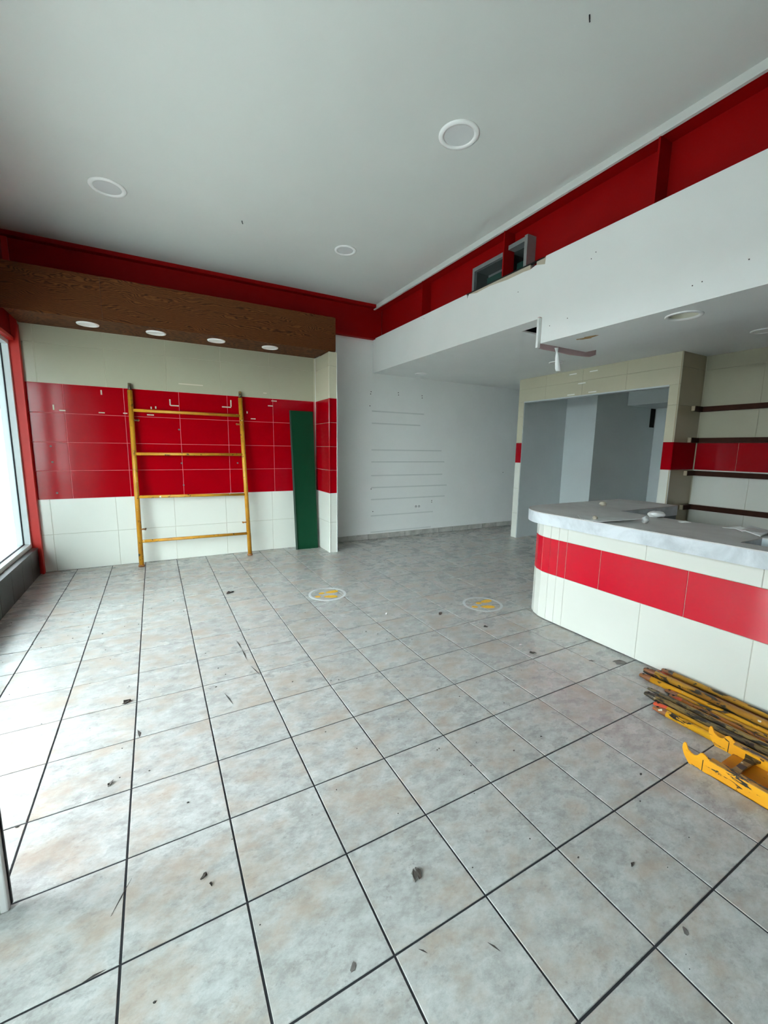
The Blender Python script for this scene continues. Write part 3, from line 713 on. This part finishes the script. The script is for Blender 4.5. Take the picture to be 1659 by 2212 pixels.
# things on the worktop
def crumple(name, c, rx, ry, rz, mat, label, cat, seed, flat=0.0, n=(14, 9)):
    rnd = random.Random(seed); vs = []; fs = []
    na, nb = n
    for j in range(nb + 1):
        for i in range(na):
            th = math.pi * j / nb; ph = 2 * math.pi * i / na; q = 1 + rnd.uniform(-.2, .2)
            z = math.cos(th) * q
            vs.append((c[0] + rx * math.sin(th) * math.cos(ph) * q, c[1] + ry * math.sin(th) * math.sin(ph) * q, c[2] + max(0.0, (z + 1) * .5) * rz))
    for j in range(nb):
        for i in range(na): fs.append((j * na + i, j * na + (i + 1) % na, (j + 1) * na + (i + 1) % na, (j + 1) * na + i))
    return tag(MB().add(vs, fs, True).build(name, mat, org=c), label, cat)
def sheet(name, pts, z, th, mat, label, cat, curl=None, group=None):
    """thin scrap: outline pts with per-corner lift"""
    n = len(pts); lift = curl or [0] * n
    vs = [(x, y, z + l) for (x, y), l in zip(pts, lift)] + [(x, y, z + l + th) for (x, y), l in zip(pts, lift)]
    fs = [tuple(range(n - 1, -1, -1)), tuple(range(n, 2 * n))] + [(i, (i + 1) % n, n + (i + 1) % n, n + i) for i in range(n)]
    cx = sum(p[0] for p in pts) / n; cy = sum(p[1] for p in pts) / n
    return tag(MB().add(vs, fs).build(name, mat, org=(cx, cy, z)), label, cat, group)
crumple('plastic_bag', (13.48, 1.78, Z1), .22, .15, .14, 'paper', 'crumpled white bag at the inner edge of the worktop', 'bag', 3)
sheet('paper_scrap', [(13.30, 1.22), (13.42, 1.14), (13.36, 1.0), (13.2, 1.1)], Z1, .008, 'paper', 'small flat white paper scrap on the worktop past the white bag', 'paper', [0, .02, .01, 0])
sheet('paper_scrap', [(13.30, .42), (13.52, .22), (13.46, .02), (13.22, .06), (13.28, .2)], Z1, .008, 'paper', 'curled pale paper offcut on the worktop beside the sink hole', 'paper', [.01, .05, .02, 0, .03])
sheet('film_sheet', [(13.5, .05), (13.56, -.3), (13.1, -.34), (12.95, -.3), (13.0, -.05), (13.2, .08)], Z1, .02, 'plastic_film', 'rumpled grey film lying at the corner of the sink hole', 'plastic film', [.08, .02, .06, 0, .05, .02])
sheet('film_sheet', [(12.02, 2.72), (11.62, 2.36), (11.56, 2.12), (11.60, 1.85), (11.9, 1.62), (12.3, 1.42), (12.38, 1.9), (12.2, 2.4)], Z1 + .006, .008, 'plastic_film', 'torn clear film hanging over the front edge of the worktop', 'plastic film', [0, 0, 0, .01, .06, .09, .03, 0])
crumple('paper_wad', (14.2, 3.55, Z1), .10, .08, .12, 'gypsum', 'small beige crumpled wad on the far arm of the worktop', 'paper', 8)
crumple('paper_wad', (11.78, 2.12, Z1), .05, .05, .09, 'gypsum', 'tiny beige wad on the torn film at the worktop front', 'paper', 9)
crumple('plastic_scrap', (12.42, 1.42, Z1), .08, .06, .15, 'plastic_film', 'small upright scrap of clear plastic on the worktop', 'plastic scrap', 12)
crumple('plastic_scrap', (14.0, 1.72 + .35, Z1), .12, .06, .06, 'plastic_film', 'flat grey plastic scrap behind the white bag', 'plastic scrap', 14)

# ================================================================== FLOOR DECALS
def decal(cx, cy, R, feet, label, white='decal_white'):
    t = thing('floor_decal', (cx, cy, 0), label, 'floor sticker', 'distance stickers on the floor')
    MB().lathe((cx, cy, 0), [(R, 0), (R, .004), (R - .07, .004), (R - .07, 0)], n=56, smooth=False).build('ring', white, t)
    for (x, y), (hx, hy) in feet:
        a = math.atan2(y - hy, x - hx)
        pts = []
        for i in range(20):
            th = 2 * math.pi * i / 20; rx = .19; ry = .095 * (1 + .18 * math.cos(th))
            pts.append((x + rx * math.cos(th) * math.cos(a) - ry * math.sin(th) * math.sin(a), y + rx * math.cos(th) * math.sin(a) + ry * math.sin(th) * math.cos(a)))
        MB().prism(pts, 'z', .001, .005).build('sole_print', 'decal_yellow', t)
        MB().disc((hx, hy, .001), .085, 16, .068, a).build('heel_print', 'decal_yellow', t)
decal(7.65, 7.42, .54, (((7.83, 7.53), (7.52, 7.54)), ((7.66, 7.18), (7.33, 7.33))), 'round white floor sticker with yellow shoe prints, nearer the green board')
decal(11.16, 4.78, .54, (((11.40, 4.90), (11.11, 4.88)), ((11.15, 4.56), (10.83, 4.72))), 'faded round floor sticker with yellow shoe prints, nearer the counter', 'decal_faded')

# ================================================================== BRACE TUBES ON THE FLOOR
def brace(x, y, z, length, mat, label, r=.054, dx=0.0, tipmat='red_tip', dz=0.0):
    t = thing('brace_tube', (x, y, z), label, 'scaffold tube', 'scaffold tubes on the floor')
    d = Vector((dx, -1, dz)).normalized()
    p0 = Vector((x, y, z)); a = p0 + d * .20; b = p0 + d * length
    MB().tube(a, b, r, n=12).build('tube', mat, t)
    s = MB(); rings = []; n = 12
    side = Vector((1, 0, 0)); up = Vector((0, 0, 1))
    for q, w, h in ((.20, 1, 1), (.13, 1.0, .92), (.07, 1.03, .72), (.02, 1.0, .58), (.0, .8, .45)):
        c = p0 + d * q
        rings += [c + side * math.cos(2 * math.pi * i / n) * r * w + up * math.sin(2 * math.pi * i / n) * r * h for i in range(n)]
    fs = [(j * n + i, j * n + (i + 1) % n, (j + 1) * n + (i + 1) % n, (j + 1) * n + i) for j in range(4) for i in range(n)] + [tuple(4 * n + i for i in range(n))]
    s.add(rings, fs, True); s.build('flattened_end', tipmat, t)
    MB().tube(p0 + d * .06 + up * r * .4, p0 + d * .06 + up * (r * .72), r * .4, n=10).build('bolt_hole', 'dark_slot', t)
    return t
L = 6.0
ALL = [(11.70, .50, .05, 'brown_enamel', 'thin rusty brace tube lowest against the counter foot', .046, 'red_tip'),
       (11.655, .40, .145, 'ochre_enamel', 'upper brace tube resting against the counter tiles', .046, 'red_tip'),
       (11.59, .60, .056, 'brown_enamel', 'second brace tube out from the counter foot, red ended', .05, 'red_tip'),
       (11.475, .62, .056, 'dull_steel', 'third brace tube out from the counter foot, dark steel', .054, 'dull_steel'),
       (11.375, .57, .145, 'ochre_enamel', 'mottled ochre brace tube lying on top of the counter side bundle', .056, 'red_tip'),
       (11.27, .58, .056, 'yellow_enamel', 'outer yellow brace tube of the counter side bundle with an orange end', .056, 'red_tip'),
       (11.135, .06, .056, 'ochre_enamel', 'red ended brace tube starting in the gap between the bundles', .052, 'red_tip'),
       (11.02, -.06, .056, 'brown_enamel', 'brown shaded brace tube low in the middle of the pile', .052, 'red_tip'),
       (10.905, -.08, .056, 'yellow_enamel', 'plain yellow brace tube beside the dark steel one', .052, 'yellow_enamel'),
       (10.79, .18, .13, 'dull_steel', 'small dark brace tube end lying above the grey one', .034, 'dull_steel'),
       (10.70, .17, .075, 'dull_steel', 'dark grey brace tube with worn paint in the outer bundle', .058, 'dull_steel'),
       (10.56, -.06, .056, 'yellow_enamel', 'second yellow brace tube from the outside of the pile', .052, 'red_tip'),
       (10.435, -.12, .056, 'yellow_enamel', 'outermost yellow brace tube of the pile with a red end', .054, 'red_tip')]
for x, y, z, mt, lab, r, tm in ALL: brace(x, y, z, L, mt, lab, r, tipmat=tm)

# ================================================================== SCAFFOLD PLANK WITH HOOKS
sp = thing('scaffold_plank', (10.0, -3.0, 0), 'yellow steel scaffold platform with hooked rails lying beside the tubes', 'scaffold platform')
hook = [(-.935, .266), (-.957, .262), (-.99, .19), (-1.03, .165), (-1.07, .160), (-1.10, .18), (-1.125, .228), (-1.155, .250), (-1.185, .24), (-1.24, .203), (-1.24, .01), (-1.168, .008), (-1.014, .004), (-.951, .089), (-.92, .173), (-.921, .235)]
def hplate(xc, th=.02):
    pl = [(y, z) for y, z in hook]
    return MB().prism(pl, 'x', xc - th / 2, xc + th / 2)
EY = -6.6
for xc, sgn in ((9.64, 1), (10.36, -1)):
    hplate(xc).build('hook', 'plank_yellow', sp)
    MB().box(xc - .014, xc + .014, -1.176, -1.168, .01, .165).build('seam', 'dark_slot', sp)
    r = MB(); xa, xb_ = sorted((xc - sgn * .012, xc + sgn * .012))
    r.box(xa, xb_, EY, -1.17, .004, .20)
    xa, xb_ = sorted((xc - sgn * .012, xc + sgn * .075)); MB().box(xa, xb_, EY, -1.24, .2, .212).build('worn_lip', 'worn_lip', sp); r.box(xa, xb_, EY, -1.24, .004, .02)
    r.build('side_rail', 'plank_yellow', sp, bevel=.004)
MB().box(9.66, 10.34, EY, -1.24, .022, .04).build('deck_sheet', 'plank_orange', sp)
for y in (-1.45, -2.4, -3.4, -4.4, -5.4):
    b = MB(); prof = [(9.66, .085), (9.78, .05), (9.92, .04), (10.08, .04), (10.22, .05), (10.34, .085)]
    vs = []
    for x, w in prof: vs += [(x, y - w, .10), (x, y + w, .10), (x, y + w, .13), (x, y - w, .13)]
    fs = [(0, 1, 2, 3), tuple(len(vs) - 4 + i for i in (3, 2, 1, 0))]
    for i in range(len(prof) - 1):
        for q in range(4): fs.append((4 * i + q, 4 * i + (q + 1) % 4, 4 * i + 4 + (q + 1) % 4, 4 * i + 4 + q))
    b.add(vs, fs).build('cross_strap', 'dull_steel', sp)

# ================================================================== LITTER ON THE FLOOR
def leaf(x, y, s, rot, mat, label, name='dry_leaf', cat='leaf', seed=0, lift=.03):
    rnd = random.Random(seed); pts = []; lf = []
    for i in range(9):
        th = 2 * math.pi * i / 9; rr = s * rnd.uniform(.6, 1.1)
        a, b = rr * math.cos(th), rr * .5 * math.sin(th)
        pts.append((x + a * math.cos(rot) - b * math.sin(rot), y + a * math.sin(rot) + b * math.cos(rot))); lf.append(rnd.uniform(0, lift))
    lf[0] = lf[4] = 0
    return sheet(name, pts, .001, .006, mat, label, cat, lf)
leaf(2.86, 4.05, .085, .4, 'dry_leaf', 'small dark curled leaf on a floor joint in the window light', seed=1, lift=.05)
leaf(5.17, 8.74, .13, .6, 'dry_leaf', 'dark dead leaf on the floor in front of the scaffold frame', seed=2, lift=.05)
leaf(5.5, -.53, .075, .9, 'grey_scrap', 'torn grey scrap lying alone on the floor in the near middle', 'paper_scrap', 'scrap', 3, .04)
leaf(5.545, -.53, .06, 1.4, 'dry_leaf', 'dark shred at the edge of the torn grey floor scrap', 'paper_scrap', 'scrap', 13, .04)
leaf(2.77, 2.2, .05, 1.2, 'grey_scrap', 'small grey oval leaf on a tile near the open door', seed=4)
leaf(3.67, .43, .035, .3, 'dry_leaf', 'small brown leaf bit on the floor near the entrance door foot', seed=5)
leaf(3.72, .32, .025, 2.0, 'dry_leaf', 'tiny dark leaf chip beside the brown leaf bit', seed=6)
leaf(7.53, -1.49, .035, .3, 'dry_leaf', 'single brown leaf bit on a tile well in front of the platform', seed=7)
leaf(7.36, -2.06, .045, 1.0, 'grey_scrap', 'flat grey blot of gum on the near floor', 'gum_blot', 'gum', 8, .002)
leaf(4.66, -.91, .045, 1.0, 'grey_scrap', 'round grey blot of gum at the bottom of the floor view', 'gum_blot', 'gum', 9, .002)
leaf(11.45, 1.08, .16, -.6, 'grey_scrap', 'grey shred on the floor joint beside the counter foot', 'paper_scrap', 'scrap', 10, .02)
leaf(8.45, 5.35, .05, 1.1, 'paper', 'small white chip on the floor in front of the nearer sticker', 'paint_chip', 'chip', 11, .03)
leaf(10.25, 2.56, .05, .2, 'paper', 'white paint chip on the floor in front of the counter curve', 'paint_chip', 'chip', 12, .01)
leaf(10.2, 2.17, .07, 2.6, 'dry_leaf', 'dark twiggy leaf on the floor between white chip and counter', seed=15)
leaf(9.7, 4.75, .09, .6, 'dry_leaf', 'dark crumpled leaf between the two floor stickers', seed=16)
leaf(10.2, 3.6, .06, 2.6, 'dry_leaf', 'small dark leaf in front of the faded floor sticker', seed=17)
# straight dark scuffs, dirt on the tiles
sc_ = MB()
def streak(x0, y0, x1, y1, w):
    d = Vector((x1 - x0, y1 - y0, 0)); nn = Vector((-d.y, d.x, 0)).normalized() * w
    a, b, c = Vector((x0, y0, .0008)), Vector(((x0 + x1) / 2, (y0 + y1) / 2, .0008)) + nn * .6, Vector((x1, y1, .0008))
    up = Vector((0, 0, .003))
    vs = [a, b - nn, c, b + nn]
    sc_.add(vs + [v + up for v in vs], [(3, 2, 1, 0), (4, 5, 6, 7), (0, 1, 5, 4), (1, 2, 6, 5), (2, 3, 7, 6), (3, 0, 4, 7)])
for q in ((4.82, 5.55, 4.85, 5.1, .014), (4.85, 5.08, 4.86, 4.6, .014), (4.88, 4.3, 4.97, 3.9, .008), (2.9, .45, 3.05, .75, .004), (5.75, -1.3, 5.80, -1.4, .007), (5.2, -1.06, 5.25, -1.12, .006), (2.74, .0, 2.9, .015, .008), (3.03, 3.2, 3.06, 3.0, .02),
          (10.95, 1.42, 11.05, 1.34, .03), (4.3, 3.6, 4.38, 3.2, .012)): streak(*q)
rnd = random.Random(5)
for i in range(230):
    x, y = rnd.uniform(.3, 11.2), rnd.uniform(-2.9, 12.6); s = rnd.uniform(.005, .014) * (1.0 if rnd.random() < .85 else 1.6)
    a = rnd.uniform(0, 3.1); n = 5
    if x > 9.3 and y < .9: continue
    pl = [(x + s * rnd.uniform(.6, 1.1) * math.cos(a + 2 * math.pi * j / n), y + s * .6 * math.sin(a + 2 * math.pi * j / n)) for j in range(n)]
    sc_.prism(pl, 'z', .0008, .004 + s * .3)
o = sc_.build('floor_debris', 'speck', org=(6, 3, 0)); tag(o, 'fine dark grit and scuffs scattered over the floor tiles', kind='stuff'); o['category'] = 'debris'
